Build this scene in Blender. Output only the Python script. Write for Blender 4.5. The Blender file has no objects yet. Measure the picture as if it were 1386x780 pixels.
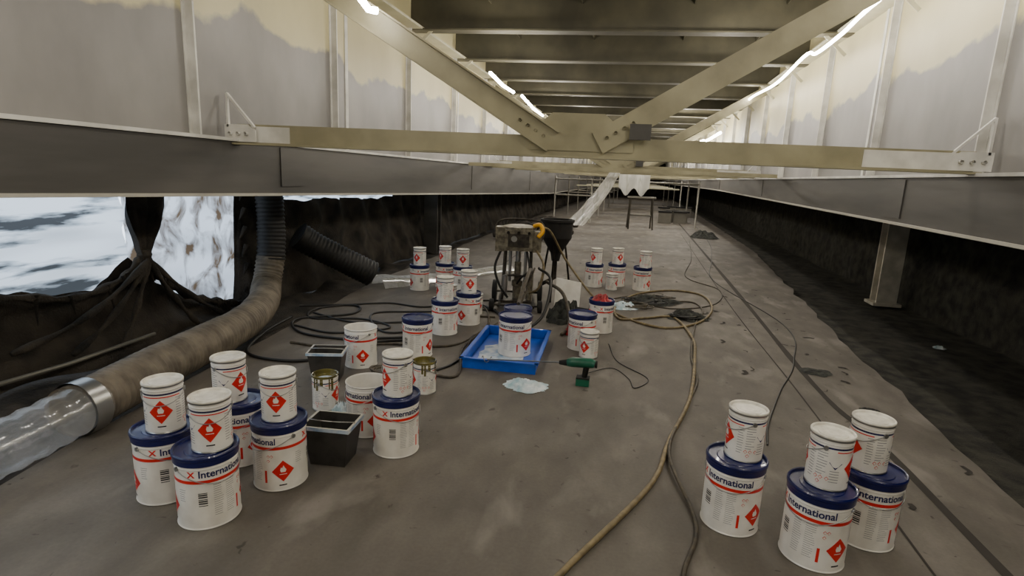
import bpy, math, random
from mathutils import Matrix, Vector, noise
random.seed(4)
PI=math.pi
SC=bpy.context.scene
COL=bpy.context.collection

# ---------------------------------------------------------------- materials
def lin(c):
    return tuple(((x/255)/12.92 if x/255<=.04045 else ((x/255+.055)/1.055)**2.4) for x in c)
def mat(name,c,rough=.6,metal=0,c2=None,scale=6,bump=0,bscale=40,coat=0,stretch=None,lo=.35,hi=.65):
    m=bpy.data.materials.new(name); m.use_nodes=True
    nt=m.node_tree; b=nt.nodes['Principled BSDF']
    b.inputs['Roughness'].default_value=rough; b.inputs['Metallic'].default_value=metal
    b.inputs['Coat Weight'].default_value=coat
    tc=nt.nodes.new('ShaderNodeTexCoord'); mp=nt.nodes.new('ShaderNodeMapping')
    nt.links.new(tc.outputs['Object'],mp.inputs['Vector'])
    if stretch: mp.inputs['Scale'].default_value=stretch
    n=nt.nodes.new('ShaderNodeTexNoise'); n.inputs['Scale'].default_value=scale; n.inputs['Detail'].default_value=6
    nt.links.new(mp.outputs[0],n.inputs['Vector'])
    cr=nt.nodes.new('ShaderNodeValToRGB')
    cr.color_ramp.elements[0].position=lo; cr.color_ramp.elements[1].position=hi
    a=lin(c); d=lin(c2) if c2 else tuple(x*.88 for x in a)
    cr.color_ramp.elements[0].color=(*d,1); cr.color_ramp.elements[1].color=(*a,1)
    nt.links.new(n.outputs['Fac'],cr.inputs['Fac']); nt.links.new(cr.outputs['Color'],b.inputs['Base Color'])
    if bump:
        n2=nt.nodes.new('ShaderNodeTexNoise'); n2.inputs['Scale'].default_value=bscale; n2.inputs['Detail'].default_value=4
        nt.links.new(mp.outputs[0],n2.inputs['Vector'])
        bp=nt.nodes.new('ShaderNodeBump'); bp.inputs['Strength'].default_value=bump; bp.inputs['Distance'].default_value=.02
        nt.links.new(n2.outputs['Fac'],bp.inputs['Height']); nt.links.new(bp.outputs[0],b.inputs['Normal'])
    return m
def emis(name,c,s):
    m=bpy.data.materials.new(name); m.use_nodes=True
    b=m.node_tree.nodes['Principled BSDF']; b.inputs['Base Color'].default_value=(1,1,1,1)
    b.inputs['Emission Color'].default_value=(*c,1); b.inputs['Emission Strength'].default_value=s
    return m
M_white=mat('tin_white',(236,233,226),.38,c2=(214,210,201),scale=7)
M_blue=mat('lid_blue',(8,18,84),.32,coat=.3,c2=(5,11,60))
M_red=mat('label_red',(215,34,26),.4)
M_grey=mat('label_print_grey',(140,140,142),.5)
M_black=mat('label_print_black',(25,25,28),.5)
M_navy=mat('label_navy',(12,22,82),.4)
M_metal=mat('tin_steel',(170,170,168),.3,.9)
M_lidw=mat('lid_white',(226,223,213),.38,c2=(180,176,163),scale=14)
M_olive=mat('wet_olive_paint',(112,104,52),.2,coat=.6,c2=(80,74,38))
M_dkin=mat('wet_grey_paint',(60,60,60),.3)
M_steel=mat('girder_cream_paint',(186,182,158),.5,c2=(164,160,136),scale=2.5)
M_beam=mat('brace_olive_paint',(150,144,116),.5,c2=(124,118,92),scale=3)
M_rib=mat('deck_rib_paint',(86,82,64),.65,c2=(64,61,47),scale=2)
M_deck=mat('deck_underside',(48,46,37),.8,c2=(31,30,25),scale=1.2)
M_primer=mat('primer_white',(208,206,199),.55,c2=(175,173,166),scale=5)
M_fascia=mat('flange_dark_grey',(80,77,73),.6,c2=(58,56,53),scale=1.5,stretch=(1,.4,3))
M_lip=mat('flange_lip',(180,176,164),.5)
M_net=mat('dark_netting',(64,57,49),.95,c2=(24,22,19),scale=4,bump=.6,bscale=60)
M_net2=mat('dark_green_netting',(60,58,49),.95,c2=(20,20,16),scale=7,bump=.8,bscale=90)
M_duct=mat('duct_fabric',(118,109,95),.7,c2=(84,77,66),scale=8)
M_dblack=mat('duct_black',(24,23,22),.6)
M_hose=mat('hose_tan',(132,117,84),.6,c2=(96,84,60),scale=20)
M_hosed=mat('hose_dark',(80,72,56),.6,c2=(50,44,36),scale=20)
M_cable=mat('cable_black',(25,24,23),.5)
M_tray=mat('tray_blue',(8,88,200),.35,c2=(6,74,175),coat=.2)
M_splat=mat('paint_splatter',(205,212,215),.4,c2=(120,150,185),scale=14)
M_pump=mat('pump_grey_metal',(132,126,108),.5,.4,c2=(84,78,66),scale=22)
M_pumpd=mat('pump_dark_metal',(70,64,54),.5,.5,c2=(36,33,29),scale=20)
M_rubber=mat('rubber_black',(24,23,22),.8)
M_yellow=mat('yellow_fitting',(225,165,20),.4)
M_green=mat('drill_green',(12,92,68),.4,c2=(10,70,52))
M_paper=mat('crumpled_paper',(220,226,228),.8,c2=(150,180,190),scale=12)
M_cloth=mat('dark_rag',(54,56,50),.9,c2=(22,23,22),scale=14)
M_bag=mat('red_bag',(170,35,40),.5,c2=(110,20,28),scale=12)
M_wood=mat('scaffold_galv',(120,117,108),.5,.5)
M_tub=mat('tub_black',(28,27,26),.5,c2=(55,53,50),scale=12,lo=.5,hi=.75)
M_led=emis('led_strip',(1,.94,.84),60)
M_pile=mat('pile_grey_beige',(205,199,184),.6,c2=(170,165,150),scale=6)

def web_mat(name,zb):
    m=bpy.data.materials.new(name); m.use_nodes=True; nt=m.node_tree; b=nt.nodes['Principled BSDF']; b.inputs['Roughness'].default_value=.5
    tc=nt.nodes.new('ShaderNodeTexCoord'); sep=nt.nodes.new('ShaderNodeSeparateXYZ'); nt.links.new(tc.outputs['Object'],sep.inputs[0])
    n=nt.nodes.new('ShaderNodeTexNoise'); n.inputs['Scale'].default_value=1.1; n.inputs['Detail'].default_value=7
    nt.links.new(tc.outputs['Object'],n.inputs['Vector'])
    ad=nt.nodes.new('ShaderNodeMath'); ad.operation='MULTIPLY_ADD'; ad.inputs[1].default_value=.9
    nt.links.new(n.outputs['Fac'],ad.inputs[0]); nt.links.new(sep.outputs['Z'],ad.inputs[2])
    cr=nt.nodes.new('ShaderNodeMapRange'); cr.inputs['From Min'].default_value=zb+.45-.025; cr.inputs['From Max'].default_value=zb+.45+.025
    nt.links.new(ad.outputs[0],cr.inputs['Value'])
    mp=nt.nodes.new('ShaderNodeMapping'); mp.inputs['Scale'].default_value=(1,1,.6); nt.links.new(tc.outputs['Object'],mp.inputs[0])
    n2=nt.nodes.new('ShaderNodeTexNoise'); n2.inputs['Scale'].default_value=1.6; n2.inputs['Detail'].default_value=7
    nt.links.new(mp.outputs[0],n2.inputs['Vector'])
    g=nt.nodes.new('ShaderNodeValToRGB'); g.color_ramp.elements[0].position=.3; g.color_ramp.elements[1].position=.7
    g.color_ramp.elements[0].color=(*lin((108,106,104)),1); g.color_ramp.elements[1].color=(*lin((136,133,130)),1)
    nt.links.new(n2.outputs['Fac'],g.inputs['Fac'])
    g2=nt.nodes.new('ShaderNodeValToRGB'); g2.color_ramp.elements[0].position=.3; g2.color_ramp.elements[1].position=.7
    g2.color_ramp.elements[0].color=(*lin((172,163,126)),1); g2.color_ramp.elements[1].color=(*lin((190,182,143)),1)
    nt.links.new(n2.outputs['Fac'],g2.inputs['Fac'])
    mx=nt.nodes.new('ShaderNodeMix'); mx.data_type='RGBA'
    nt.links.new(cr.outputs[0],mx.inputs['Factor']); nt.links.new(g.outputs[0],mx.inputs[6]); nt.links.new(g2.outputs[0],mx.inputs[7])
    nt.links.new(mx.outputs[2],b.inputs['Base Color'])
    return m
M_web=web_mat('web_two_tone_paint',2.6)

def floor_mat():
    m=bpy.data.materials.new('dusty_deck_boards'); m.use_nodes=True; nt=m.node_tree; b=nt.nodes['Principled BSDF']
    tc=nt.nodes.new('ShaderNodeTexCoord')
    def nz(s,d,st=None,dist=0):
        n=nt.nodes.new('ShaderNodeTexNoise'); n.inputs['Scale'].default_value=s; n.inputs['Detail'].default_value=d; n.inputs['Distortion'].default_value=dist
        if st:
            mp=nt.nodes.new('ShaderNodeMapping'); mp.inputs['Scale'].default_value=st
            nt.links.new(tc.outputs['Object'],mp.inputs[0]); nt.links.new(mp.outputs[0],n.inputs['Vector'])
        else: nt.links.new(tc.outputs['Object'],n.inputs['Vector'])
        return n
    a=nz(.9,8); c=nz(5,10,(1,.5,1)); d=nz(60,3)
    r=nt.nodes.new('ShaderNodeValToRGB'); e=r.color_ramp.elements
    e[0].position=.30; e[0].color=(*lin((75,70,63)),1); e[1].position=.70; e[1].color=(*lin((122,116,107)),1)
    k=r.color_ramp.elements.new(.5); k.color=(*lin((97,91,83)),1)
    ad=nt.nodes.new('ShaderNodeMath'); ad.operation='MULTIPLY_ADD'; ad.inputs[1].default_value=.5
    hf=nt.nodes.new('ShaderNodeMath'); hf.operation='MULTIPLY'; hf.inputs[1].default_value=.5
    nt.links.new(a.outputs['Fac'],hf.inputs[0]); nt.links.new(c.outputs['Fac'],ad.inputs[0]); nt.links.new(hf.outputs[0],ad.inputs[2])
    nt.links.new(ad.outputs[0],r.inputs['Fac'])
    mx=nt.nodes.new('ShaderNodeMix'); mx.data_type='RGBA'; mx.blend_type='MULTIPLY'; mx.inputs[0].default_value=.3
    nt.links.new(r.outputs[0],mx.inputs[6]); nt.links.new(d.outputs['Fac'],mx.inputs[7])
    s=nz(2.6,14,(1.3,.6,1),.3); sr=nt.nodes.new('ShaderNodeValToRGB'); sr.color_ramp.elements[0].position=.56; sr.color_ramp.elements[1].position=.70
    sr.color_ramp.elements[1].color=(.3,.3,.3,1)
    nt.links.new(s.outputs['Fac'],sr.inputs['Fac'])
    m2=nt.nodes.new('ShaderNodeMix'); m2.data_type='RGBA'; nt.links.new(sr.outputs['Color'],m2.inputs[0])
    nt.links.new(mx.outputs[2],m2.inputs[6]); m2.inputs[7].default_value=(*lin((158,152,144)),1)
    q=nz(14,3,None,.5); qr=nt.nodes.new('ShaderNodeValToRGB'); qr.color_ramp.elements[0].position=.26; qr.color_ramp.elements[1].position=.32
    qr.color_ramp.elements[0].color=(.4,.38,.35,1)
    nt.links.new(q.outputs['Fac'],qr.inputs['Fac'])
    m3=nt.nodes.new('ShaderNodeMix'); m3.data_type='RGBA'; m3.blend_type='MULTIPLY'; m3.inputs[0].default_value=1
    nt.links.new(m2.outputs[2],m3.inputs[6]); nt.links.new(qr.outputs['Color'],m3.inputs[7])
    nt.links.new(m3.outputs[2],b.inputs['Base Color'])
    b.inputs['Roughness'].default_value=.7
    bp=nt.nodes.new('ShaderNodeBump'); bp.inputs['Strength'].default_value=.2; bp.inputs['Distance'].default_value=.02
    nt.links.new(c.outputs['Fac'],bp.inputs['Height']); nt.links.new(bp.outputs[0],b.inputs['Normal'])
    return m
M_floor=floor_mat()

def sheet_mat(name,stretch,c1,c2,c3,alpha=None,sc=1.6,lo=.30,mid=.38,hi=.48,dist=1.2):
    m=bpy.data.materials.new(name); m.use_nodes=True; nt=m.node_tree
    out=nt.nodes['Material Output']; nt.nodes.remove(nt.nodes['Principled BSDF'])
    tc=nt.nodes.new('ShaderNodeTexCoord'); mp=nt.nodes.new('ShaderNodeMapping'); mp.inputs['Scale'].default_value=stretch
    n=nt.nodes.new('ShaderNodeTexNoise'); n.inputs['Scale'].default_value=sc; n.inputs['Detail'].default_value=9; n.inputs['Distortion'].default_value=dist
    nt.links.new(tc.outputs['Object'],mp.inputs[0]); nt.links.new(mp.outputs[0],n.inputs['Vector'])
    r=nt.nodes.new('ShaderNodeValToRGB'); e=r.color_ramp.elements
    e[0].position=lo; e[0].color=(*lin(c1),1); e[1].position=hi; e[1].color=(*lin(c3),1)
    k=e.new(mid); k.color=(*lin(c2),1)
    nt.links.new(n.outputs['Fac'],r.inputs['Fac'])
    tl=nt.nodes.new('ShaderNodeBsdfTranslucent'); df=nt.nodes.new('ShaderNodeBsdfDiffuse'); mix=nt.nodes.new('ShaderNodeMixShader'); mix.inputs[0].default_value=.25
    nt.links.new(r.outputs[0],tl.inputs[0]); nt.links.new(r.outputs[0],df.inputs[0])
    nt.links.new(tl.outputs[0],mix.inputs[1]); nt.links.new(df.outputs[0],mix.inputs[2])
    last=mix
    if alpha is not None:
        tr=nt.nodes.new('ShaderNodeBsdfTransparent'); gl=nt.nodes.new('ShaderNodeBsdfGlossy'); gl.inputs['Roughness'].default_value=.15
        m2=nt.nodes.new('ShaderNodeMixShader'); m2.inputs[0].default_value=.3
        nt.links.new(mix.outputs[0],m2.inputs[1]); nt.links.new(gl.outputs[0],m2.inputs[2])
        m3=nt.nodes.new('ShaderNodeMixShader'); m3.inputs[0].default_value=alpha
        nt.links.new(tr.outputs[0],m3.inputs[1]); nt.links.new(m2.outputs[0],m3.inputs[2]); last=m3
    nt.links.new(last.outputs[0],out.inputs[0])
    return m
M_sheet=sheet_mat('backlit_plastic_sheet',(1,.8,5),(70,72,74),(176,184,190),(226,230,234),lo=.34,mid=.405,hi=.46,dist=.15)  # dark streaks paint the shade of folds and wrinkles into the sheet colour
M_sheet2=sheet_mat('crumpled_backlit_sheet',(1,2.2,1.4),(96,80,64),(170,170,172),(216,220,226),sc=2.6,lo=.36,mid=.46,hi=.56,dist=.6)
M_film=sheet_mat('clear_plastic_film',(3,3,3),(190,195,195),(225,228,228),(250,250,250),alpha=.35)
M_filmw=sheet_mat('milky_plastic_film',(6,6,1),(190,195,185),(225,225,215),(250,250,245),alpha=.8)

# ---------------------------------------------------------------- mesh builder
class MB:
    def __init__(s): s.v=[];s.f=[];s.m=[];s.mats=[];s.sm=[]
    def mi(s,m):
        if m not in s.mats: s.mats.append(m)
        return s.mats.index(m)
    def add(s,vs,fs,m,smooth=False,M=None):
        o=len(s.v); i=s.mi(m)
        for v in vs:
            v=Vector(v)
            s.v.append(tuple(M@v) if M else tuple(v))
        for f in fs: s.f.append([o+a for a in f]); s.m.append(i); s.sm.append(smooth)
    def box(s,c,d,m,M=None,taper=1.0):
        x,y,z=c; a,b,h=d[0]/2,d[1]/2,d[2]/2; t=taper
        vs=[(x-a*t,y-b*t,z-h),(x+a*t,y-b*t,z-h),(x+a*t,y+b*t,z-h),(x-a*t,y+b*t,z-h),(x-a,y-b,z+h),(x+a,y-b,z+h),(x+a,y+b,z+h),(x-a,y+b,z+h)]
        s.add(vs,[(0,3,2,1),(4,5,6,7),(0,1,5,4),(1,2,6,5),(2,3,7,6),(3,0,4,7)],m,False,M)
    def lathe(s,prof,seg=48,M=None,smooth=True,o=(0,0,0)):
        for k in range(len(prof)-1):
            r0,z0,m=prof[k][:3]; r1,z1=prof[k+1][:2]
            vs=[];fs=[]
            for i in range(seg):
                a=2*PI*i/seg; vs.append((o[0]+r0*math.cos(a),o[1]+r0*math.sin(a),o[2]+z0))
            for i in range(seg):
                a=2*PI*i/seg; vs.append((o[0]+r1*math.cos(a),o[1]+r1*math.sin(a),o[2]+z1))
            for i in range(seg):
                j=(i+1)%seg; fs.append((i,j,seg+j,seg+i))
            s.add(vs,fs,m,smooth,M)
    def tube(s,pts,r,m,seg=8,M=None,ribs=None,caps=True):
        pts=[Vector(p) for p in pts]; n=len(pts); vs=[];fs=[]
        up=Vector((0,0,1)); prev=None
        for i,p in enumerate(pts):
            t=(pts[min(i+1,n-1)]-pts[max(i-1,0)]).normalized()
            if prev is None:
                a=up if abs(t.z)<.9 else Vector((1,0,0))
                x=t.cross(a).normalized()
            else:
                x=(prev-t*prev.dot(t)).normalized()
            prev=x; y=t.cross(x)
            rr=r[i] if isinstance(r,(list,tuple)) else r
            for k in range(seg):
                an=2*PI*k/seg; vs.append(p+x*math.cos(an)*rr+y*math.sin(an)*rr)
        for i in range(n-1):
            for k in range(seg):
                j=(k+1)%seg; fs.append((i*seg+k,i*seg+j,(i+1)*seg+j,(i+1)*seg+k))
        if caps: fs.append(tuple(range(seg))); fs.append(tuple((n-1)*seg+k for k in range(seg)))
        s.add(vs,fs,m,True,M)
    def beam(s,p,q,prof,m,up=(0,0,1)):
        p=Vector(p);q=Vector(q);t=(q-p).normalized(); x=t.cross(Vector(up)).normalized(); y=x.cross(t)
        for (a,b,c,d) in prof:
            vs=[o+x*u+y*w for o in (p,q) for (u,w) in ((a,c),(b,c),(b,d),(a,d))]
            s.add(vs,[(0,1,2,3),(7,6,5,4),(0,4,5,1),(1,5,6,2),(2,6,7,3),(3,7,4,0)],m)
    def wrap(s,r,a0,a1,z0,z1,m,n=6):
        vs=[];fs=[]
        for i in range(n+1):
            a=math.radians(a0+(a1-a0)*i/n-90)
            vs+= [(r*math.cos(a),r*math.sin(a),z0),(r*math.cos(a),r*math.sin(a),z1)]
        for i in range(n): fs.append((2*i,2*i+2,2*i+3,2*i+1))
        s.add(vs,fs,m)
    def poly(s,r,ac,zc,pts,m):
        vs=[]
        for (x,z) in pts:
            a=math.radians(ac-90)+x/r; vs.append((r*math.cos(a),r*math.sin(a),zc+z))
        s.add(vs,[tuple(range(len(vs)))],m)
    def diamond(s,r,ac,zc,h,solid=True):
        def dia(rr,h,m,n=10):
            vs=[];fs=[]
            for i in range(n+1):
                x=-h+2*h*i/n; w=h-abs(x); a=math.radians(ac-90)+x/rr
                vs+=[(rr*math.cos(a),rr*math.sin(a),zc-w),(rr*math.cos(a),rr*math.sin(a),zc+w)]
            for i in range(n): fs.append((2*i,2*i+2,2*i+3,2*i+1))
            s.add(vs,fs,m)
        dia(r,h,M_red)
        if solid:
            k=h*.36
            s.poly(r+.0016,ac,zc+h*.12,[(-k*.55,-k*.6),(k*.55,-k*.6),(k*.8,0),(k*.45,k*.5),(k*.1,k*1.2),(-k*.2,k*.5),(-k*.5,k*.7),(-k*.75,0)],M_white)
            s.wrap(r+.0012,ac-math.degrees(k*.9/r),ac+math.degrees(k*.9/r),zc-h*.32,zc-h*.26,M_white,3)
        else: dia(r+.0012,h*.72,M_white)
    def obj(s,name,loc=(0,0,0),rot=0,parent=None):
        me=s.mesh(name); return inst(name,me,loc,rot,parent)
    def mesh(s,name):
        me=bpy.data.meshes.new(name); me.from_pydata(s.v,[],s.f)
        for m in s.mats: me.materials.append(m)
        for p,i,k in zip(me.polygons,s.m,s.sm): p.material_index=i; p.use_smooth=k
        me.update(); return me
def inst(name,me,loc=(0,0,0),rot=0,parent=None,sc=None):
    o=bpy.data.objects.new(name,me); COL.objects.link(o); o.location=loc
    if isinstance(rot,(int,float)): o.rotation_euler=(0,0,rot)
    else: o.rotation_euler=rot
    if sc: o.scale=sc
    if parent: o.parent=parent
    return o
def spline(pts,n=10):
    P=[Vector(p) for p in pts]; P=[P[0]*2-P[1]]+P+[P[-1]*2-P[-2]]; out=[]
    for i in range(1,len(P)-2):
        for k in range(n):
            t=k/n; a,b,c,d=P[i-1],P[i],P[i+1],P[i+2]
            out.append(.5*((2*b)+(c-a)*t+(2*a-5*b+4*c-d)*t*t+(3*b-a-3*c+d)*t**3))
    out.append(P[-2]); return out

def text_geo(txt,size):
    cu=bpy.data.curves.new('t','FONT'); cu.body=txt; cu.size=size; cu.align_x='CENTER'; cu.offset=size*.022; cu.resolution_u=3
    o=bpy.data.objects.new('t',cu); COL.objects.link(o)
    dg=bpy.context.evaluated_depsgraph_get(); me=o.evaluated_get(dg).to_mesh()
    vs=[v.co.copy() for v in me.vertices]; fs=[tuple(p.vertices) for p in me.polygons]
    o.evaluated_get(dg).to_mesh_clear(); bpy.data.objects.remove(o)
    return vs,fs
TXT=text_geo('International',.049)
def wrap_text(mb,geo,r,ac,zc,m):
    vs=[]
    for v in geo[0]:
        a=math.radians(ac-90)+v.x/r; vs.append((r*math.cos(a),r*math.sin(a),zc+v.y))
    mb.add(vs,geo[1],m)

def label_big(b,R):
    b.wrap(R,0,360,.236,.252,M_red,60)
    for off in (0,180):
        wrap_text(b,TXT,R+.0008,off+4,.266,M_navy)
        for sg in (1,-1):
            pts=[(-.015*sg-.005,-.015),(-.015*sg+.005,-.015),(.015*sg+.005,.015),(.015*sg-.005,.015)]
            b.poly(R+.001+.0004*sg,off-58,.283,pts,M_red)
        for k in range(7):
            b.wrap(R,off-47,off-31,.185-k*.0105,.185-k*.0105+(.007 if k%3 else .004),M_black,3)
        for k in range(15):
            w=random.uniform(.75,1)
            b.wrap(R,off-20,off-20+18*w,.220-k*.011,.2225-k*.011,M_grey,3)
        for k in range(16):
            w=random.uniform(.6,1)
            b.wrap(R,off+3,off+3+20*w,.221-k*.0105,.2232-k*.0105,M_grey,3)
        b.wrap(R,off+27,off+32,.05,.12,M_red,2)
        for q,(aa,zz) in enumerate([(36,.2),(43,.2),(36,.175)]): b.diamond(R,off+aa,zz,.009,False)
        b.diamond(R+.0004,off+66,.115,.060)
        b.wrap(R,off+57,off+73,.032,.039,M_black,3)
        for k in range(6): b.wrap(R,off+94,off+94+16*random.uniform(.7,1),.2-k*.011,.2025-k*.011,M_grey,3)
def bail(b,R,z,drop,m=M_metal):
    pts=[]
    for i in range(25):
        a=PI*i/24; x=R*math.cos(a)*1.02; y=-R*1.03*math.sin(a)-.002
        pts.append((x,y,z-drop*math.sin(a)))
    b.tube(pts,.0022,m,6)
    for sx in (-1,1): b.lathe([(0,-.006,m),(.011,-.006,m),(.011,.006,m),(0,.006,m)],12,Matrix.Translation((sx*R,0,z))@Matrix.Rotation(PI/2,4,'Y'))
def big_can(open_=False):
    b=MB(); W=M_white; B=M_blue
    p=[(0,.006,W),(.14,.006,W),(.146,0,M_metal),(.149,.004,W),(.146,.010,W),(.1455,.300,W),(.148,.306,W),(.1455,.312,W)]
    if not open_:
        p+=[(.1455,.316,B),(.1515,.320,B),(.152,.346,B),(.156,.350,B),(.156,.362,B),(.152,.368,B),(.146,.366,B),(.142,.354,B),(.10,.352,B),(.097,.356,B),(0,.356,B)]
    else:
        p+=[(.1455,.330,B),(.150,.335,M_white),(.150,.341,M_white),(.146,.343,M_white),(.143,.335,M_white),(.142,.20,M_white),(.142,.12,M_dkin),(0,.12,M_dkin)]
    b.lathe(p,64)
    label_big(b,.1463)
    bail(b,.149,.30,.07)
    return b.mesh('paint_can_20l')
def small_can(kind):
    b=MB(); W=M_white
    p=[(0,.004,W),(.09,.004,W),(.0945,0,M_metal),(.097,.003,M_metal),(.0945,.008,W),(.0945,.188,M_blue),(.0945,.196,W),(.0945,.205,W),(.0965,.209,W),(.0945,.213,W),(.0945,.222,M_metal)]
    L=M_lidw
    if kind=='closed':
        p+=[(.0985,.224,M_metal),(.0995,.232,L),(.0995,.238,L),(.097,.241,L),(.091,.239,L),(.088,.230,L),(.066,.229,L),(.064,.232,L),(0,.232,L)]
    else:
        p+=[(.0985,.226,M_olive),(.0985,.238,M_olive),(.094,.240,M_olive),(.088,.236,M_olive),(.088,.215,M_olive),(0,.213,M_olive)]
    b.lathe(p,48)
    R=.0952
    for off in (0,180):
        b.wrap(R,off-60,off+60,.176,.181,M_red,14)
        b.diamond(R+.0003,off,.108,.057)
        b.wrap(R,off-12,off+12,.034,.04,M_black,4)
        for k in range(11): b.wrap(R,off+44,off+44+20*random.uniform(.6,1),.165-k*.012,.168-k*.012,M_grey,3)
        for k in range(9): b.wrap(R,off+70,off+70+28*random.uniform(.6,1),.165-k*.012,.168-k*.012,M_grey,3)
        for q,(aa,zz) in enumerate([(72,.055),(86,.055),(102,.055),(79,.035)]): b.diamond(R,off+aa,zz,.0095,False)
        b.poly(R+.0006,off+120,.13,[(-.03,0),(0,-.03),(.03,0)],M_navy)
        for k in range(5): b.wrap(R,off+107,off+132,.09-k*.012,.093-k*.012,M_grey,3)
    if kind!='closed':
        for k in range(9):
            a=random.uniform(0,360); b.wrap(R+.001,a,a+random.uniform(4,14),random.uniform(.14,.2),.224,M_olive,3)
    bail(b,.097,.19,.05)
    return b.mesh('paint_can_5l')
BIG=big_can(); BIGO=big_can(True); SM=small_can('closed'); SMO=small_can('open')
SB=(.86,.86,.92); SS=(.86,.86,.98)
def can(me,x,y,z=0,d=0,name='paint_can',sc=None):
    if sc is None: sc=SS if me in (SM,SMO) else SB
    inst(name,me,(x,y,z),math.atan2(-x,y)+math.radians(d),None,sc)
BH=.3565*.92
def stack(x,y,d,sx,sy,sd):
    can(BIG,x,y,0,d,'paint_can_large'); can(SM,x+sx,y+sy,BH,sd,'paint_can_small')
stack(-2.07,2.0,35,.01,.01,-12)
stack(-1.755,1.905,28,.02,.02,-6)
stack(-1.965,2.38,-30,-.05,.0,40)
stack(-1.635,2.25,-62,-.01,.02,-10)
can(SMO,-1.89,3.09,0,60,'paint_can_small_open')
can(BIGO,-1.48,2.88,0,-45,'paint_can_large_open')
stack(-1.22,2.71,30,0,.02,-60)
can(SMO,-1.38,3.55,0,100,'paint_can_small_open')
can(BIGO,-2.07,3.92,0,-60,'paint_can_large_open')
can(BIG,-1.74,4.3,0,-10,'paint_can_large')
stack(-1.75,5.02,20,.0,0,-80)
stack(-1.64,5.45,80,.0,0,10)
stack(-2.75,6.85,50,0,0,-30)
stack(-2.50,7.15,50,0,.0,-50)
stack(-2.20,7.0,20,0,0,0)
can(SM,-2.10,6.2,0,-60,'paint_can_small')
can(SM,-1.68,5.85,0,30,'paint_can_small')
can(BIG,-.95,4.60,.014,-20,'paint_can_large',(.97,.97,.95))
can(BIG,-1.0,4.93,.014,-20,'paint_can_large')
can(BIG,-.40,5.0,0,-50,'paint_can_large')
can(BIG,-.27,5.66,0,60,'paint_can_large')
can(SM,-.31,4.76,0,-30,'paint_can_small')
stack(-.53,8.1,10,0.02,0,-40)
stack(-.21,8.30,20,0,0,30)
can(SM,-.26,7.95,0,70,'paint_can_small')
stack(.16,8.13,-10,.03,0,-80)
stack(.545,2.52,-12,.03,.03,-66)
stack(.86,2.37,-18,.02,.03,-100)
stack(1.13,2.58,25,-.02,.03,-50)

# ---------------------------------------------------------------- ground & floor
EL=[(-5,-2.6),(1.8,-2.85),(3.5,-3.1),(6.9,-3.5),(15.8,-3.8),(60,-4.1)]
ER=[(-5,1.9),(3,2.05),(6,2.2),(14.3,2.85),(27,3.0),(60,3.1)]
def itp(T,y):
    if y<=T[0][0]: return T[0][1]
    for (a,b),(c,d) in zip(T,T[1:]):
        if y<=c: return b+(d-b)*(y-a)/(c-a)
    return T[-1][1]
ys=[-5+.25*i for i in range(252)]
b=MB(); vs=[];fs=[]
for y in ys:
    jl=.05*noise.noise(Vector((y*2,0,0))); jr=.07*noise.noise(Vector((y*2,5,0)))+.03*noise.noise(Vector((y*7,5,0)))
    vs+=[(itp(EL,y)+jl,y,0),(itp(ER,y)+jr,y,0),(itp(EL,y)+jl,y,-.03),(itp(ER,y)+jr,y,-.03)]
for i in range(len(ys)-1):
    a=4*i; fs+=[(a,a+1,a+5,a+4),(a+1,a+3,a+7,a+5),(a,a+4,a+6,a+2)]
b.add(vs,fs,M_floor); b.obj('floor')
b=MB(); b.box((-.5,27,-.14),(12,66,.04),M_net); b.obj('floor_under_netting')
b=MB()
M_seam=mat('seam_dark',(50,46,41),.9)
def strip(pts,w,m,z=.002):
    P=spline([(x,y,z) for x,y in pts],8); vs=[];fs=[]
    for i,p in enumerate(P):
        t=(P[min(i+1,len(P)-1)]-P[max(0,i-1)]).normalized(); n=Vector((-t.y,t.x,0))*w*(1+.5*noise.noise(p*3))
        vs+=[p-n,p+n]
    for i in range(len(P)-1): fs.append((2*i,2*i+1,2*i+3,2*i+2))
    b.add(vs,fs,m)
strip([(1.68,-1),(1.62,3.3),(1.51,4.7),(1.55,9),(1.62,19.8),(1.7,40)],.026,M_seam)
strip([(1.30,-1),(1.34,4),(1.30,8),(1.4,18)],.006,M_seam)
strip([(-2.2,8.5),(-2.3,14),(-2.4,30)],.015,M_seam)
for k in range(60):
    x=random.uniform(.9,2.0); y=random.uniform(2.6,12); a=random.uniform(0,3)
    s=random.uniform(.015,.06); strip([(x,y),(x+s*math.cos(a),y+s*math.sin(a)),(x+2*s*math.cos(a+.5),y+2*s*math.sin(a+.5))],random.choice((.005,.009,.014)),M_seam,.004)
for k in range(40):
    x=random.uniform(-2.6,2.0); y=random.uniform(6,20); a=random.uniform(0,3)
    s=random.uniform(.02,.08); strip([(x,y),(x+s*math.cos(a),y+s*math.sin(a)),(x+2*s*math.cos(a+.5),y+2*s*math.sin(a+.5))],.012,M_seam,.004)
b.obj('floor_seam_tape')

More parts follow.
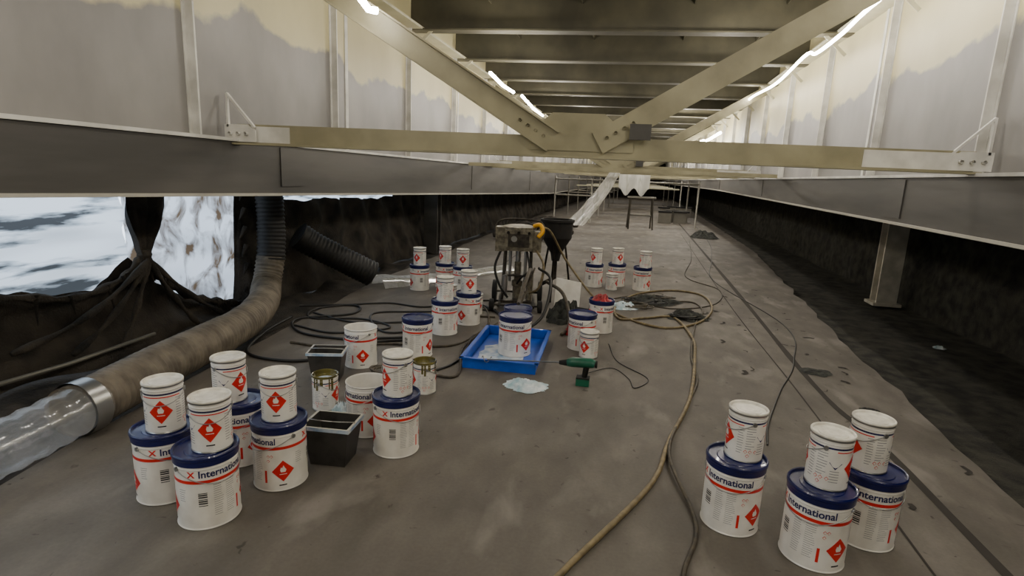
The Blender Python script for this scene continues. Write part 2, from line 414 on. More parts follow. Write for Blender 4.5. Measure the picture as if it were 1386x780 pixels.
def netting(name,f,nu,nv,m,amp,zk=.5):
    b=MB(); vs=[];fs=[]
    for i in range(nu+1):
        for j in range(nv+1):
            p=Vector(f(i/nu,j/nv)); n=noise.noise_vector(p*1.6)*amp+noise.noise_vector(p*5)*amp*.4
            vs.append(p+Vector((n.x,0,n.z*zk)))
    for i in range(nu):
        for j in range(nv):
            a=i*(nv+1)+j; fs.append((a,a+1,a+nv+2,a+nv+1))
    b.add(vs,fs,m,True); return b.obj(name)
def fr(u,v):
    y=-4+54*u**1.5; e=itp(ER,y)-.12
    if v<.5:
        t=v/.5; return (e+(3.75-e+ .012*y)*t,y,-.05)
    t=(v-.5)/.5; return (3.75+.012*y+.12*t,y,-.05+1.9*t)
netting('wall_right',fr,300,36,M_net2,.07)
def flg(u,v):
    y=-4+54*u**1.5; e=itp(EL,y)+.12
    x=e+(-4.25-.008*y-e)*v
    f=max(0,noise.noise(Vector((x*3+y*1.2,y*1.1,2))))*.12*min(1,v*4)
    return (x,y,-.07+f)
netting('netting_ground_sheet',flg,400,40,M_net,.06,.7)
TOP=[(-5,.6),(2.86,.59),(3.2,.5),(3.5,.5),(3.75,.6),(3.91,.71),(4.1,.5),(4.44,.27),(4.8,.14),(5.2,.03),(5.30,1.55),(5.55,1.55),(5.6,1.15),(9.4,1.07),(9.5,1.6),(60,1.6)]
def flw(u,v):
    y=-4+54*u**1.35; y=round(y,3); t=itp(TOP,y)+.03*noise.noise(Vector((y*6,1,0)))
    fx=.05*math.sin(y*8+3*noise.noise(Vector((y*.8,v*2,0))))*(.4+.6*v)+.22*(1-v)**2
    sag=.06*math.sin(v*9+2.5*noise.noise(Vector((y*.9,0,4))))*(1-v)
    return (-4.22-.008*y+fx+sag*.6,y,-.05+(t+.05)*v)
netting('wall_left',flw,1000,30,M_net,.07)
b=MB()
vs=[];fs=[]
n=18
for i in range(n+1):
    z=.50+1.05*i/n; w=(.05+.26*(z-.74)**.6) if z>.74 else .05+.5*(.74-z)
    for j in range(13):
        u=j/12*2-1; vs.append((-4.12+.035*math.cos(j*2.4),3.96+u*w+.05*noise.noise(Vector((z*4,j*.4,0)))+(.10*(z-.74) if z>.74 else 0),z+.02*noise.noise(Vector((j*1.,0,3)))))
for i in range(n):
    for j in range(12): a=i*13+j; fs.append((a,a+1,a+14,a+13))
b.add(vs,fs,M_net,True); b.lathe([(.0,-.04,M_net),(.05,-.03,M_net),(.06,0,M_net),(.05,.04,M_net),(0,.05,M_net)],12,None,True,(-4.12,3.95,.74))
for dy,dz in ((-.10,-.16),(.07,-.18),(.02,-.22)):
    b.tube([(-4.10,3.95,.72),(-4.07,3.95+dy,.72+dz)],[.03,.008],M_net,6)
b.tube(spline([(-4.15,3.93,.72),(-4.12,4.1,.50),(-4.12,4.44,.27),(-4.12,4.8,.14),(-4.14,5.2,.03)],6),[.035+.015*math.sin(i*1.9) for i in range(25)],M_net,8)
b.tube(spline([(-4.15,2.4,.62),(-4.12,2.86,.58),(-4.12,3.3,.49),(-4.12,3.7,.56),(-4.13,3.93,.72)],6),[.03+.012*math.sin(i*1.7) for i in range(25)],M_net,8)
for k in range(16):
    y=random.uniform(2.6,5.1); z=itp(TOP,y)
    b.tube([(-4.10,y,z+.02),(-4.07,y+random.uniform(-.04,.04),z-random.uniform(.06,.2))],[.02,.004],M_net,5)
for k in range(7):
    z=.2+k*.2; b.tube([(-4.16,5.30,z+.06),(-4.14,5.22+random.uniform(-.05,.03),z-.04)],[.04,.006],M_net,5)
for (ye,ze,sg) in ((2.7,.25,.10),(3.1,.12,.08),(3.5,.05,.05),(4.3,.05,.04),(4.7,.03,.05)):
    P=[]
    for i in range(9):
        t=i/8; P.append((-4.06+.12*t,3.93+(ye-3.93)*t,.70+(ze-.70)*t-sg*math.sin(PI*t)))
    b.tube(spline(P,2),[.022+.008*math.sin(i) for i in range(17)],M_net,7)
b.obj('gathered_netting_curtain')
def sheetobj(name,x0,y0,y1,z0,z1,m,amp,fy,fz,ny,nz):
    b=MB(); vs=[];fs=[]
    for i in range(ny+1):
        for j in range(nz+1):
            y=y0+(y1-y0)*i/ny; z=z0+(z1-z0)*j/nz; p=Vector((y*fy,z*fz,0)); vs.append((x0+amp*noise.noise(p),y,z))
    for i in range(ny):
        for j in range(nz): a=i*(nz+1)+j; fs.append((a,a+1,a+nz+2,a+nz+1))
    b.add(vs,fs,m,True); b.obj(name)
sheetobj('plastic_enclosure_sheet',-4.75,-2,4.35,-.6,2.4,M_sheet,.07,1.2,6,80,50)
sheetobj('plastic_enclosure_sheet',-4.75,4.35,6.2,-.6,2.4,M_sheet2,.08,3,3,50,50)
sheetobj('plastic_enclosure_sheet',-4.75,6.2,16,-.6,2.4,M_sheet,.06,1.5,4,60,20)
b=MB()
b.box((-4.9,37,.8),(.04,42,5.2),M_net); b.obj('wall_left_outer')
b=MB(); b.box((4.9,27,1.4),(.04,66,5),M_net2); b.obj('wall_right_outer')
b=MB(); b.box((0,58.6,1.5),(12,.05,5),M_net); b.obj('wall_far')
b=MB(); b.box((0,-5.5,1.5),(12,.05,5),M_steel); b.obj('wall_back')
b=MB(); b.tube([(-3.90,2.3,.10),(-3.87,3.0,.09),(-3.88,3.75,.11)],.016,M_wood,8); b.obj('loose_scaffold_batten')

# ---------------------------------------------------------------- girders
XL,XR=-3.2,2.4
ZT=3.42
YA,YB=-5.4,58.4
def girder(name,X,s,zf,lip,y0s):
    b=MB(); YC=(YA+YB)/2; YD=YB-YA
    b.box((X-s*.01,YC,(zf+3.83)/2),(.02,YD,3.83-zf),M_web)
    b.box((X,YC,ZT+.015),(.4,YD,.03),M_steel)
    b.box((X+s*.02,YC,zf-.012),(.26,YD,.024),M_primer)
    vs=[];fs=[]
    N=40
    for i in range(N+1):
        y=YA+YD*i/N; z=lip(y)
        vs+=[(X+s*.13,y,zf-.024),(X+s*.13,y,z),(X+s*.15,y,z),(X+s*.15,y,z-.022),(X+s*.02,y,z-.022)]
    for i in range(N):
        a=5*i
        for k in range(4): fs.append((a+k,a+k+1,a+k+6,a+k+5))
    b.add(vs[:],[f for q,f in enumerate(fs) if q%4==0],M_fascia)
    b.add(vs[:],[f for q,f in enumerate(fs) if q%4!=0],M_lip)
    y=y0s
    k=0
    while y<56:
        b.box((X+s*.035,y,(zf+ZT)/2),(.07,.016,ZT-zf),M_primer)
        b.box((X+s*.004,y,(zf+ZT)/2),(.008,.07,ZT-zf),M_primer)
        if k%2==1: b.box((X+s*.004,y+.30,(zf+ZT)/2),(.008,.06,ZT-zf),M_primer)
        if k%3==1: b.box((X+s*.136,y+1.0,(zf+lip(y))/2),(.008,.35,(zf-lip(y))*.8),M_fascia)
        y+=1.93;k+=1
    b.obj(name)
girder('girder_left',XL,1,1.74,lambda y:1.40-.021*max(0,min(y,20)),3.57-1.93*4)
girder('girder_right',XR,-1,1.70,lambda y:1.235+.009*max(0,min(y,18)),4.72-1.93*4)

b=MB(); b.box((-.4,27,3.86),(11,66,.04),M_deck); b.obj('ceiling')
b=MB()
SK=.08
y=5.9-1.9*5
while y<57:
    p=(XL+.0,y-SK*2.8,3.55); q=(XR,y+SK*2.8,3.55)
    b.beam(p,q,[(-.008,.008,-.12,.28),(-.10,.10,-.14,-.12)],M_rib)
    for (X,s) in ((XL,1),(XR,-1)):
        yy=y+(-SK*2.8 if s==1 else SK*2.8)
        b.beam((X+s*.04,yy,3.18),(X+s*.30,yy,3.42),[(-.02,.02,-.006,.006)],M_steel,(0,1,0))
    y+=1.9
for x in (-2.1,-.9,.5,1.6):
    b.box((x,27,3.80),(.012,62,.08),M_rib)
b.obj('deck_rib_beams')

def frame(yl,yr,idx):
    b=MB(); zc=1.775
    L=Vector((XL+.12,yl,zc)); Rr=Vector((XR-.12,yr,zc)); mid=(L+Rr)/2; mid.x-=.02
    b.beam(L,Rr,[(-.008,.008,-.075,.075),(-.008,.10,-.083,-.069)],M_beam)
    d=(Rr-L).normalized()
    b.beam(L-d*.02,L+d*.42,[(-.011,.011,-.06,.06)],M_primer); b.beam(Rr-d*.75,Rr+d*.02,[(-.011,.011,-.06,.06)],M_primer)
    off=Vector((0,.03,0))
    for s,E,so in ((-1,Vector((XL+.1,yl,3.29)),.23),(1,Vector((XR-.1,yr,3.40)),.10)):
        st=mid+Vector((s*so,0,.03))
        b.beam(st+off*-1,E+off*-1,[(-.006,.006,-.085,.085),(-.085,-.006,-.085,-.073),(-.075,-.006,.073,.085)],M_beam)
        n=(E-st).normalized()
        for k in range(4):
            c=st+n*(.08+.07*k)+Vector((0,-.045,0))
            b.lathe([(0,-.012,M_beam),(.012,-.012,M_beam),(.012,.012,M_beam)],8,Matrix.Translation(c)@Matrix.Rotation(PI/2,4,'X'))
    g=[(-.40,-.03),(.36,-.03),(.36,.06),(.14,.24),(-.24,.24),(-.40,.10)]
    vs=[mid+d*x+Vector((0,yy,z)) for yy in (-.02,.0) for x,z in g]
    b.add(vs,[(0,1,2,3,4,5),(11,10,9,8,7,6)]+[(i,(i+1)%6,6+(i+1)%6,6+i) for i in range(6)],M_beam)
    b.box(mid+Vector((.40,-.05,.115)),(.15,.03,.11),M_fascia)
    for s,E in ((1,L),(-1,Rr)):
        base=E+Vector((-s*.1,0,0))
        g=[(0,-.06),(.27,-.06),(.27,.03),(.20,.07),(0,.07)]
        vs=[base+Vector((s*x,yy,z)) for yy in (-.03,-.014) for x,z in g]
        b.add(vs,[(0,1,2,3,4),(9,8,7,6,5)]+[(i,(i+1)%5,5+(i+1)%5,5+i) for i in range(5)],M_primer)
        b.beam(base+Vector((s*.26,-.02,.05)),base+Vector((s*.03,-.02,.30)),[(-.012,.012,-.008,.008)],M_primer)
        b.beam(base+Vector((s*.03,-.02,.30)),base+Vector((s*.03,-.02,.05)),[(-.01,.01,-.008,.008)],M_primer,(1,0,0))
        for x,z in ((.06,0),(.13,0),(.20,0)):
            b.lathe([(0,-.012,M_primer),(.014,-.012,M_primer),(.014,.012,M_primer)],8,Matrix.Translation(base+Vector((s*x,-.045,z)))@Matrix.Rotation(PI/2,4,'X'))
    b.obj('cross_frame_brace')
frame(3.9,4.6,0)
for k in range(1,7): frame(4.0+7.72*k,4.55+7.72*k,k)
b=MB()
for yy in (9.9,13.8,17.6,23.3):
    b.beam((XL+.16,yy,1.72),(XR-.16,yy+.3,1.72),[(-.03,.03,-.03,.03)],M_beam)
b.obj('lateral_strut')

# ---------------------------------------------------------------- lights
b=MB()
R_=[(1.95,-2,3.2),(1.95,1,3.15),(1.95,3.7,3.2),(1.95,5.93,3.22),(1.93,6.8,3.14),(1.92,7.6,3.12),(1.95,8.2,3.22),(1.92,9.6,3.10),(1.95,11.57,3.19),(2.05,13,3.25)]
b.tube(spline(R_,8),.018,M_led,8)
b.tube(spline([(1.95,15.7,2.86),(1.85,18,2.80),(1.95,20,2.95),(1.95,22.8,2.93)],8),.035,M_led,8)
b.tube([(1.9,26,3.0),(1.9,31,3.0)],.04,M_led,8)
b.obj('led_strip_light')
b=MB()
for (a,c) in (((-1.98,3.80,2.70),(-1.86,3.81,2.62)),((-2.22,8.15,2.98),(-2.22,9.7,2.94)),((-2.22,10.4,2.98),(-2.22,12.7,2.88)),((-2.4,15.0,2.92),(-1.45,15.05,2.90)),((-2.2,17.5,2.9),(-2.2,20.5,2.8)),((-2.8,-1.5,3.1),(-2.8,1.2,3.1)),((-1.0,23,2.75),(-.2,23,2.6)),((.3,28,2.8),(1.0,28,2.7))):
    b.tube([a,((a[0]+c[0])/2,(a[1]+c[1])/2,(a[2]+c[2])/2-.03),c],.024,M_led,8)
b.obj('led_tube_light')
def pt(x,y,z,p,r=.08,c=(1,.92,.80)):  # added invisible point fill standing in for the LED strips' light, no bulb here
    L=bpy.data.lights.new('added_led_fill','POINT'); L.energy=p; L.color=c; L.shadow_soft_size=r
    o=bpy.data.objects.new('added_led_fill',L); COL.objects.link(o); o.location=(x,y,z)
for y in (-2.6,-.4,2.0,4.9,7.2,9.5,12.5):
    pt(1.15,y,3.02,38); pt(-1.85,y+.2,3.0,38)
for y in (17,22,28,36,46):
    pt(1.1,y,3.02,110); pt(-1.8,y+.2,3.0,110)
w=bpy.data.worlds.new('daylight'); SC.world=w; w.use_nodes=True
bg=w.node_tree.nodes['Background']; bg.inputs[0].default_value=(.76,.87,1,1); bg.inputs[1].default_value=3.4

# ---------------------------------------------------------------- ducts
def ribbed(name,pts,r,m,pitch=.04,n=8):
    P=spline(pts,n)
    S=[P[0]]
    for a,c in zip(P,P[1:]):
        d=(c-a).length; k=max(1,int(d/(pitch/4)))
        for i in range(1,k+1): S.append(a+(c-a)*i/k)
    rr=[];L=0
    for i,p in enumerate(S):
        if i: L+=(p-S[i-1]).length
        rr.append(r*(1+.05*math.cos(2*PI*L/pitch))+r*.06*noise.noise(p*4))
    b=MB(); b.tube(S,rr,m,28); return b.obj(name)
ribbed('ventilation_duct',[(-2.97,2.28,.155),(-3.06,2.75,.155),(-3.15,3.2,.155),(-3.32,4.1,.155),(-3.62,4.8,.165),(-3.86,5.2,.25),(-3.92,5.38,.55)],.145,M_duct,.045)
ribbed('ventilation_duct',[(-3.91,5.37,.52),(-3.93,5.42,.9),(-3.95,5.42,1.6)],.148,M_dblack,.045)
ribbed('exhaust_duct_black',[(-4.02,6.05,.72),(-3.88,6.2,.58),(-3.35,6.66,.19)],.16,M_dblack,.05)
b=MB()
S=[Vector((-2.97,2.42,.16)),Vector((-2.95,2.25,.155)),Vector((-2.93,2.05,.145)),Vector((-2.92,1.85,.14)),Vector((-2.90,1.6,.135)),Vector((-2.88,1.2,.13))]
b.tube(spline(S,6),[.135+.006*math.sin(i*1.7) for i in range(31)],M_film,24,caps=False); 
b.tube([(-2.965,2.30,.16),(-2.968,2.40,.16)],.158,M_metal,24,caps=False)
b.obj('plastic_duct_sleeve')
b=MB(); vs=[];fs=[]
Pp=spline([(-3.3,6.75,.15),(-3.0,7.2,.1),(-2.5,8.1,.06),(-2.0,9.0,.05)],8)
for i,p in enumerate(Pp):
    for j in range(9):
        u=j/8*2-1; vs.append((p.x+u*.16,p.y-u*.12,max(.01,p.z*(1-u*u)+.03*noise.noise(Vector((p.y*4,u*3,0)))+.01)))
for i in range(len(Pp)-1):
    for j in range(8): a=i*9+j; fs.append((a,a+1,a+10,a+9))
b.add(vs,fs,M_filmw,True); b.obj('plastic_layflat_sleeve')

b=MB()
b.box((3.55,8.64,.83),(.26,.03,1.74),M_pile); b.box((3.55,8.84,.83),(.26,.03,1.74),M_pile); b.box((3.55,8.74,.83),(.02,.2,1.74),M_pile); b.box((3.55,8.74,-.02),(.36,.32,.04),M_pile)
b.obj('steel_column')
b=MB(); b.box((-3.95,10.4,.83),(.28,.03,1.74),M_fascia); b.box((-3.95,10.6,.83),(.28,.03,1.74),M_fascia); b.box((-3.95,10.5,.83),(.02,.2,1.74),M_fascia); b.obj('steel_column')

# ---------------------------------------------------------------- hoses
def hose(name,pts,r,m,z=None):
    P=spline([(x,y,(r if len(p)==2 else p[2])) for p in pts for x,y in [p[:2]]],10)
    b=MB(); b.tube(P,r,m,8); b.obj(name)
hose('spray_hose',[(-.35,1.5),(-.167,1.94),(.19,2.71),(.31,3.25),(.50,4.03),(.62,5.0),(.66,5.7),(.52,6.5),(.2,6.35),(-.08,6.2),(-.15,6.8),(.1,7.7),(.6,8.2),(1.0,8.0),(1.02,7.1),(.75,6.3),(.3,6.0),(-.3,6.6,.06),(-.8,6.95,.5),(-1.0,6.6,.92),(-1.15,6.5,.9)],.014,M_hose)
hose('spray_hose',[(.28,1.7),(.31,2.07),(.39,2.44),(.30,3.05,.03),(.42,3.7),(.585,4.4),(.60,5.1),(.75,6.3),(.9,7.0),(.8,7.5),(.3,7.3),(.0,7.5),(-.25,7.2)],.010,M_hosed)
hose('power_cable',[(.9,3.4),(.975,3.73),(1.2,4.4),(1.51,5.26),(1.75,6.7),(1.32,9.44),(1.6,12),(1.95,15.4),(2.2,22)],.006,M_cable)
hose('power_cable',[(-.34,4.15,.03),(-.1,4.5),(.05,4.3),(.1,4.1),(.2,4.35),(-.05,4.7),(-.15,5.2)],.004,M_cable)
hose('power_cable',[(-.1,7.4),(.5,7.0),(1.1,7.5),(1.3,8.6),(.9,9.6),(1.2,12),(1.5,16)],.007,M_hosed)
hose('air_hose',[(-3.4,4.96),(-3.3,4.4),(-3.07,3.85),(-2.7,3.75),(-2.42,3.9),(-2.35,4.3),(-2.0,4.6),(-1.92,4.4),(-1.82,3.9),(-1.68,3.3)],.013,M_cable)
hose('air_hose',[(-3.6,5.4),(-3.05,5.65),(-2.9,5.3),(-3.3,4.9),(-3.0,4.5),(-2.5,4.45),(-2.2,4.6),(-1.9,4.75)],.012,M_cable)
hose('air_hose',[(-2.9,4.2),(-2.5,4.2),(-2.1,4.45),(-1.55,4.6),(-1.4,5.2),(-1.2,5.9,.1),(-1.1,6.3,.5)],.011,M_hosed)
hose('air_hose',[(-1.6,3.2),(-1.5,3.8),(-1.25,3.9),(-1.42,4.6),(-1.4,5.4),(-1.7,6.2),(-1.9,5.7),(-1.42,5.75)],.011,M_hosed)
hose('air_hose',[(-3.3,5.2),(-2.7,5.0),(-2.2,5.2),(-2.0,5.0),(-2.3,4.8),(-2.7,5.4),(-2.2,5.7),(-1.5,6.1)],.010,M_cable)
hose('air_hose',[(-3.2,4.7),(-2.7,4.6),(-2.3,4.95),(-2.7,5.15),(-3.2,5.0),(-3.35,5.4),(-2.8,5.9),(-2.3,5.9),(-1.9,6.4),(-1.5,6.6)],.010,M_cable)
hose('air_hose',[(-1.55,3.05),(-1.62,3.45),(-1.75,3.6),(-1.6,3.9),(-1.45,3.95),(-1.35,4.3),(-1.45,5.0)],.010,M_cable)
hose('suction_hose',[(-1.0,4.93,.38),(-1.0,5.4,.6),(-1.1,6.0,.5),(-1.2,6.3,.3)],.02,M_hosed)
hose('suction_hose',[(-.95,6.3,.35),(-.7,5.9,.3),(-.58,5.6,.05),(-.62,5.3,.02)],.02,M_hosed)
hose('suction_hose',[(-1.05,6.3,.5),(-.85,5.9,.45),(-.85,5.5,.15),(-1.05,5.35,.02),(-1.45,5.95,.02),(-1.8,6.3,.02)],.016,M_cable)
b=MB()
for (cx,cy,r,m,rr) in ((.18,7.2,.26,M_cable,.007),(.35,7.5,.2,M_hosed,.009),(.62,6.55,.17,M_cable,.008),(.05,6.9,.2,M_hosed,.008),(-.55,6.3,.16,M_cable,.008),(-1.75,3.75,.12,M_hosed,.007),(-1.5,3.3,.10,M_cable,.006)):
    P=[]
    for i in range(60):
        a=i*.55; q=r*(.6+.5*noise.noise(Vector((i*.17,cx,cy)))); P.append((cx+q*1.5*math.cos(a),cy+q*math.sin(a),rr+.03+.03*noise.noise(Vector((i*.3,cy,1)))))
    b.tube(spline(P,4),rr,m,6)
b.obj('tangled_cables')

# ---------------------------------------------------------------- tray
b=MB()
w,l,h=.60,1.0,.09
b.box((0,0,.006),(w*.94,l*.94,.012),M_tray)
for sx in (-1,1):
    b.beam((sx*w*.485,-l/2,h/2),(sx*w*.485,l/2,h/2),[(-.006,.006,-h/2,h/2)],M_tray); b.box((sx*(w/2+.005),0,h),(.03,l+.04,.01),M_tray)
for sy in (-1,1):
    b.box((0,sy*l*.49,h/2),(w,.012,h),M_tray); b.box((0,sy*(l/2+.005),h),(w+.04,.03,.01),M_tray)
vs=[(0,0,.0135)];n=22
for i in range(n):
    a=2*PI*i/n; r=.2*(1+.5*noise.noise(Vector((math.cos(a)*2,math.sin(a)*2,3)))); vs.append((r*math.cos(a)-.05,r*1.6*math.sin(a)-.1,.0135))
b.add(vs,[(0,1+i,1+(i+1)%n) for i in range(n)],M_splat)
b.obj('drip_tray',(-1.0,4.62,0),.05)

def tub(x,y,rz):
    b=MB()
    W,D,Hh=.25,.20,.225
    def ring(w,d,z): return [(-w/2,-d/2,z),(w/2,-d/2,z),(w/2,d/2,z),(-w/2,d/2,z)]
    R=[ring(W*.76,D*.76,0),ring(W*.98,D*.98,Hh-.02),ring(W*1.06,D*1.06,Hh-.02),ring(W*1.06,D*1.06,Hh),ring(W*.95,D*.95,Hh),ring(W*.76,D*.76,.03)]
    ms=[M_tub,M_tub,M_splat,M_lip,M_tub]
    vs=sum(R,[])
    for k in range(5):
        b.add(vs,[(4*k+i,4*k+(i+1)%4,4*k+4+(i+1)%4,4*k+4+i) for i in range(4)],ms[k])
    b.add(vs,[(0,3,2,1)],M_tub); b.add(vs,[(20,21,22,23)],M_splat)
    b.tube([(-W*.5,0,Hh)]+[(-W*.5*math.cos(PI*i/10),-.10*math.sin(PI*i/10),Hh+.04*math.sin(PI*i/10)) for i in range(1,10)]+[(W*.5,0,Hh)],.003,M_metal,6)
    return b.obj('paint_scuttle',(x,y,0),rz)
tub(-1.49,2.50,.1)
tub(-2.15,3.56,.3)
def crumple(name,x,y,r,h,m,seed=0,sx=1,fq=3.5):
    b=MB(); n=30;vs=[];fs=[]
    for i in range(n+1):
        for j in range(n+1):
            u=i/n*2-1;v=j/n*2-1; q=max(0,1-(u*u+v*v)**.5)
            k=noise.noise(Vector((u*2+seed,v*2,seed)))
            k2=1-abs(noise.noise(Vector((u*fq+seed,v*fq,1))))*2.2
            rad=1+.35*k
            vs.append((u*r*rad*sx,v*r*rad,max(.004,h*min(1,q*1.8)*(.25+.75*max(0,k2)+.3*k))))
    for i in range(n):
        for j in range(n):
            u=(i+.5)/n*2-1;v=(j+.5)/n*2-1
            if u*u+v*v<1.0: a=i*(n+1)+j; fs.append((a,a+1,a+n+2,a+n+1))
    b.add(vs,fs,m,True); return b.obj(name,(x,y,0))
crumple('crumpled_wipe',-.70,3.87,.13,.05,M_paper,3,1.3)
crumple('dark_rag_pile',.30,7.35,.28,.08,M_cloth,5,1.3)
crumple('dark_rag_pile',.68,6.6,.20,.09,M_cloth,8,1.2)
crumple('plastic_scrap',-.05,6.85,.16,.07,M_paper,9,1.2)
crumple('plastic_scrap',-1.72,2.98,.08,.09,M_paper,12)
crumple('dark_rag_pile',-.66,5.95,.22,.22,M_cloth,15)
crumple('dark_rag_pile',2.0,17,.4,.2,M_cloth,16)
crumple('dark_rag_pile',1.75,4.2,.07,.02,M_cloth,17)
crumple('dark_rag_pile',1.62,5.0,.10,.015,M_cloth,24,1.3)
crumple('red_plastic_bag',-.50,5.42,.12,.12,M_bag,18)
o=crumple('red_plastic_bag',-.27,5.66,.10,.06,M_bag,19); o.location.z=BH
o=crumple('plastic_scrap',3.2,6.4,.06,.03,M_paper,21); o.location.z=-.03
b=MB(); crs=[(-.15,0,0),(.15,0,0),(.16,.10,.32),(-.14,.12,.36)]
b.add([(x,y,z) for x,y,z in crs]+[(x,y+.012,z) for x,y,z in crs],[(0,1,2,3),(7,6,5,4),(0,4,5,1),(1,5,6,2),(2,6,7,3),(3,7,4,0)],M_white)
b.obj('white_cardboard_sheet',(-.72,6.45,.0),.1)

# ---------------------------------------------------------------- airless pump
b=MB()
for sx in (-1,1):
    for sy in (-1,1):
        b.tube([(sx*.17,sy*.14,.10),(sx*.15,sy*.11,.72)],.018,M_pumpd)
    b.tube([(sx*.2,-.28,.06),(sx*.2,.26,.09)],.018,M_pumpd)
    for yy,r in ((.2,.14),(-.26,.07)):
        b.lathe([(0,-.025,M_pumpd),(r*.5,-.025,M_pumpd),(r*.55,-.03,M_rubber),(r,-.022,M_rubber),(r,.022,M_rubber),(r*.55,.03,M_pumpd),(r*.5,.025,M_pumpd),(0,.025,M_pumpd)],24,Matrix.Translation((sx*.28,yy,r))@Matrix.Rotation(PI/2,4,'Y'))
b.tube([(-.28,.2,.14),(.28,.2,.14)],.012,M_pumpd); b.tube([(-.28,-.26,.07),(.28,-.26,.07)],.01,M_pumpd)
b.box((0,0,.10),(.36,.42,.03),M_pumpd)
b.box((0,0,.40),(.34,.26,.02),M_pumpd)
b.lathe([(0,.02,M_metal),(.05,.02,M_pump),(.05,.25,M_pump),(.065,.26,M_pump),(.065,.32,M_pump),(.04,.33,M_pump),(.04,.55,M_metal),(.03,.56,M_metal),(.03,.72,M_metal)],24)
for x in (-.09,.09): b.lathe([(.018,.32,M_metal),(.018,.72,M_metal)],10,None,True,(x,-.05,0))
b.lathe([(0,.12,M_pump),(.04,.12,M_pump),(.04,.42,M_pump),(.02,.44,M_pump),(0,.44,M_pump)],16,None,True,(.15,-.12,0))
b.lathe([(0,.20,M_metal),(.03,.20,M_metal),(.03,.40,M_metal),(0,.42,M_metal)],16,None,True,(-.14,-.15,0))
b.lathe([(0,.70,M_pump),(.2,.70,M_pump),(.2,.73,M_pump),(.16,.735,M_pump),(.16,.93,M_pump),(.2,.935,M_pump),(.2,.965,M_pump),(.12,.985,M_pump),(0,.985,M_pump)],32)
b.box((0,-.13,.82),(.32,.14,.24),M_pump); b.box((0,-.205,.82),(.24,.02,.15),M_pumpd)
b.box((-.21,-.02,.82),(.12,.22,.28),M_pump); b.box((.21,-.02,.80),(.11,.2,.24),M_pump)
for x in (-.12,0,.12): b.lathe([(0,-.012,M_pumpd),(.018,-.012,M_pumpd),(.018,.012,M_pumpd)],10,Matrix.Translation((x,-.215,.91))@Matrix.Rotation(PI/2,4,'X'))
b.lathe([(0,0,M_metal),(.035,0,M_metal),(.035,.012,M_metal),(0,.012,M_white)],20,Matrix.Translation((-.05,-.215,.84))@Matrix.Rotation(PI/2,4,'X'))
b.tube(spline([(.17,-.05,.98),(.24,-.1,1.0),(.27,-.12,.93),(.22,-.14,.86)],6),.025,M_yellow)
b.tube(spline([(-.22,.1,.7),(-.3,.2,.9),(-.2,.25,1.02),(.2,.25,1.02),(.3,.2,.9),(.22,.1,.7)],6),.013,M_pumpd)
b.tube(spline([(-.2,-.1,.7),(-.26,-.2,.5),(-.2,-.22,.3),(-.1,-.2,.15)],6),.014,M_rubber)
b.tube(spline([(.2,-.1,.72),(.3,-.2,.55),(.26,-.25,.3),(.15,-.15,.2)],6),.014,M_hose)
b.tube(spline([(.1,-.16,.7),(.14,-.24,.5),(.05,-.24,.4),(0,-.1,.3)],6),.012,M_rubber)
b.obj('airless_paint_pump',(-1.32,6.38,0),.18)
b=MB()
b.lathe([(0,.5,M_rubber),(.05,.5,M_rubber),(.07,.6,M_rubber),(.19,.80,M_rubber),(.20,1.0,M_rubber),(.215,1.0,M_rubber),(.215,1.03,M_rubber),(.19,1.03,M_rubber),(.18,.82,M_rubber),(.05,.62,M_rubber),(0,.62,M_rubber)],32)
for k in range(3):
    a=2*PI*k/3+.5; b.tube([(.12*math.cos(a),.12*math.sin(a),.72),(.24*math.cos(a),.24*math.sin(a),0)],.013,M_pumpd)
b.tube([(0,0,.5),(0,0,.28),(-.15,-.1,.2)],.025,M_pumpd)
b.obj('paint_hopper',(-.96,7.0,0),0)
b=MB()
b.tube([(.13,0,.17),(.10,0,.175),(-.04,0,.168),(-.08,0,.16)],[.030,.038,.038,.028],M_green,16)
b.tube([(-.08,0,.16),(-.14,0,.155)],[.026,.016],M_rubber,12)
b.tube([(.13,0,.17),(.15,0,.17)],.028,M_rubber,12)
b.tube([(.07,0,.15),(.06,-.02,.06)],[.024,.021],M_rubber,10)
b.box((.05,-.02,.03),(.10,.07,.056),M_green); b.box((.05,-.02,.062),(.10,.072,.012),M_rubber)
b.tube([(-.14,0,.155),(-.72,.02,.105)],.006,M_metal,8)
b.tube([(-.72+.01*i-.05,.02+.03*math.cos(i*.9),.105+.025*math.sin(i*.9)) for i in range(10)],.004,M_metal,6)
b.obj('mixing_drill',(-.34,4.06,0),0)

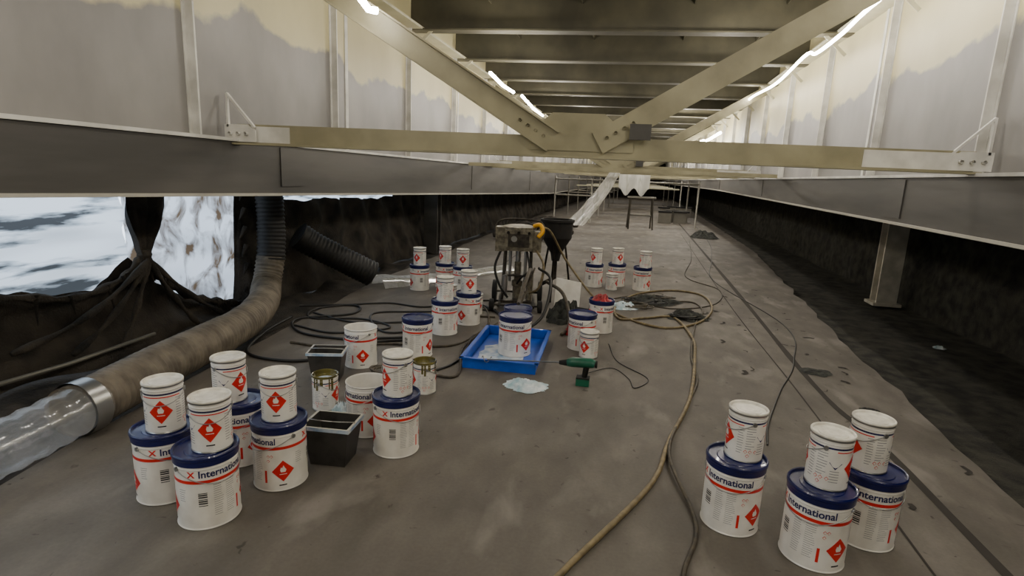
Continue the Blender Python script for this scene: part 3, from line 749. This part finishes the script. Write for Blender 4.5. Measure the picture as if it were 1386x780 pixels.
# ---------------------------------------------------------------- far end things
b=MB(); vs=[];fs=[]
for i in range(13):
    t=i/12; c=Vector((-.5,13.6,1.85)).lerp(Vector((-1.45,13.2,.45)),t)+Vector((0,0,-.12*math.sin(PI*t)))
    for j in range(9):
        u=j/8*2-1; vs.append(c+Vector((u*(.12+.12*t),.05*math.sin(j*2.2)+.02*u,.04*noise.noise(Vector((t*5,u*4,0))))))
for i in range(12):
    for j in range(8): a=i*9+j; fs.append((a,a+1,a+10,a+9))
b.add(vs,fs,M_filmw,True); b.obj('hanging_plastic_strip')
b=MB(); vs=[];fs=[]
for i in range(17):
    for j in range(11):
        u=i/16;v=j/10; vs.append((-.55+.85*u,16.2+.06*math.sin(u*14),1.72-(.38+.22*math.sin(u*PI*2)**2)*v*1.0))
for i in range(16):
    for j in range(10): a=i*11+j; fs.append((a,a+1,a+12,a+11))
b.add(vs,fs,M_filmw,True); b.obj('hanging_plastic_sheet')
b=MB()
for sx in (-.35,.35):
    for sy in (-.3,.3): b.tube([(sx,sy*.3,1.0),(sx*1.1,sy,0)],.025,M_wood)
b.box((0,0,1.02),(.9,.3,.05),M_wood); b.tube([(-.37,-.2,.45),(.37,-.2,.45)],.02,M_wood)
b.obj('trestle',(.13,18.8,0),.1)
b=MB()
for y in (20,24,28,33,39,46):
    for x in (-2.9,-1.6,2.0):
        b.tube([(x,y,0),(x,y,1.62)],.03,M_wood,8)
    b.tube([(-2.9,y,1.5),(2.0,y,1.5)],.03,M_wood,8); b.tube([(-2.9,y,.95),(-1.2,y,.95)],.03,M_wood,8)
    b.box((-.4,y+.6,1.3),(3.6,.3,.04),M_steel)
b.obj('scaffold_tube_frame')
b=MB()
for k in range(22):
    x=random.uniform(-3.2,-1.9); y=random.uniform(12.5,19); 
    b.tube(spline([(x-.3,y,.1),(x,y+.1,.16),(x+.3,y,.1)],4),[.06,.09,.1,.11,.12,.11,.1,.09,.06],M_net,10)
b.obj('stacked_dark_bundles')
b=MB()
for k in range(9):
    x=random.uniform(.9,2.3); y=random.uniform(20.8,23.2)+4*(k%2); b.box((x,y,.2),(random.uniform(.3,.6),.3,.4),M_wood)
    b.box((x,y,.43),(.5,.35,.06),M_rubber)
b.obj('stored_equipment_boxes')

# ---------------------------------------------------------------- camera
Rm=Matrix.Rotation(math.radians(12.2),3,'Z')@Matrix.Rotation(math.radians(90-11.5),3,'X')@Matrix.Rotation(math.radians(2.5),3,'Z')
cd=bpy.data.cameras.new('camera'); cam=bpy.data.objects.new('camera',cd); COL.objects.link(cam)
cam.location=(0,0,1.55); cam.rotation_euler=Rm.to_euler()
cd.sensor_width=36; cd.lens=36*750/1386; cd.clip_start=.05; cd.clip_end=200
SC.camera=cam
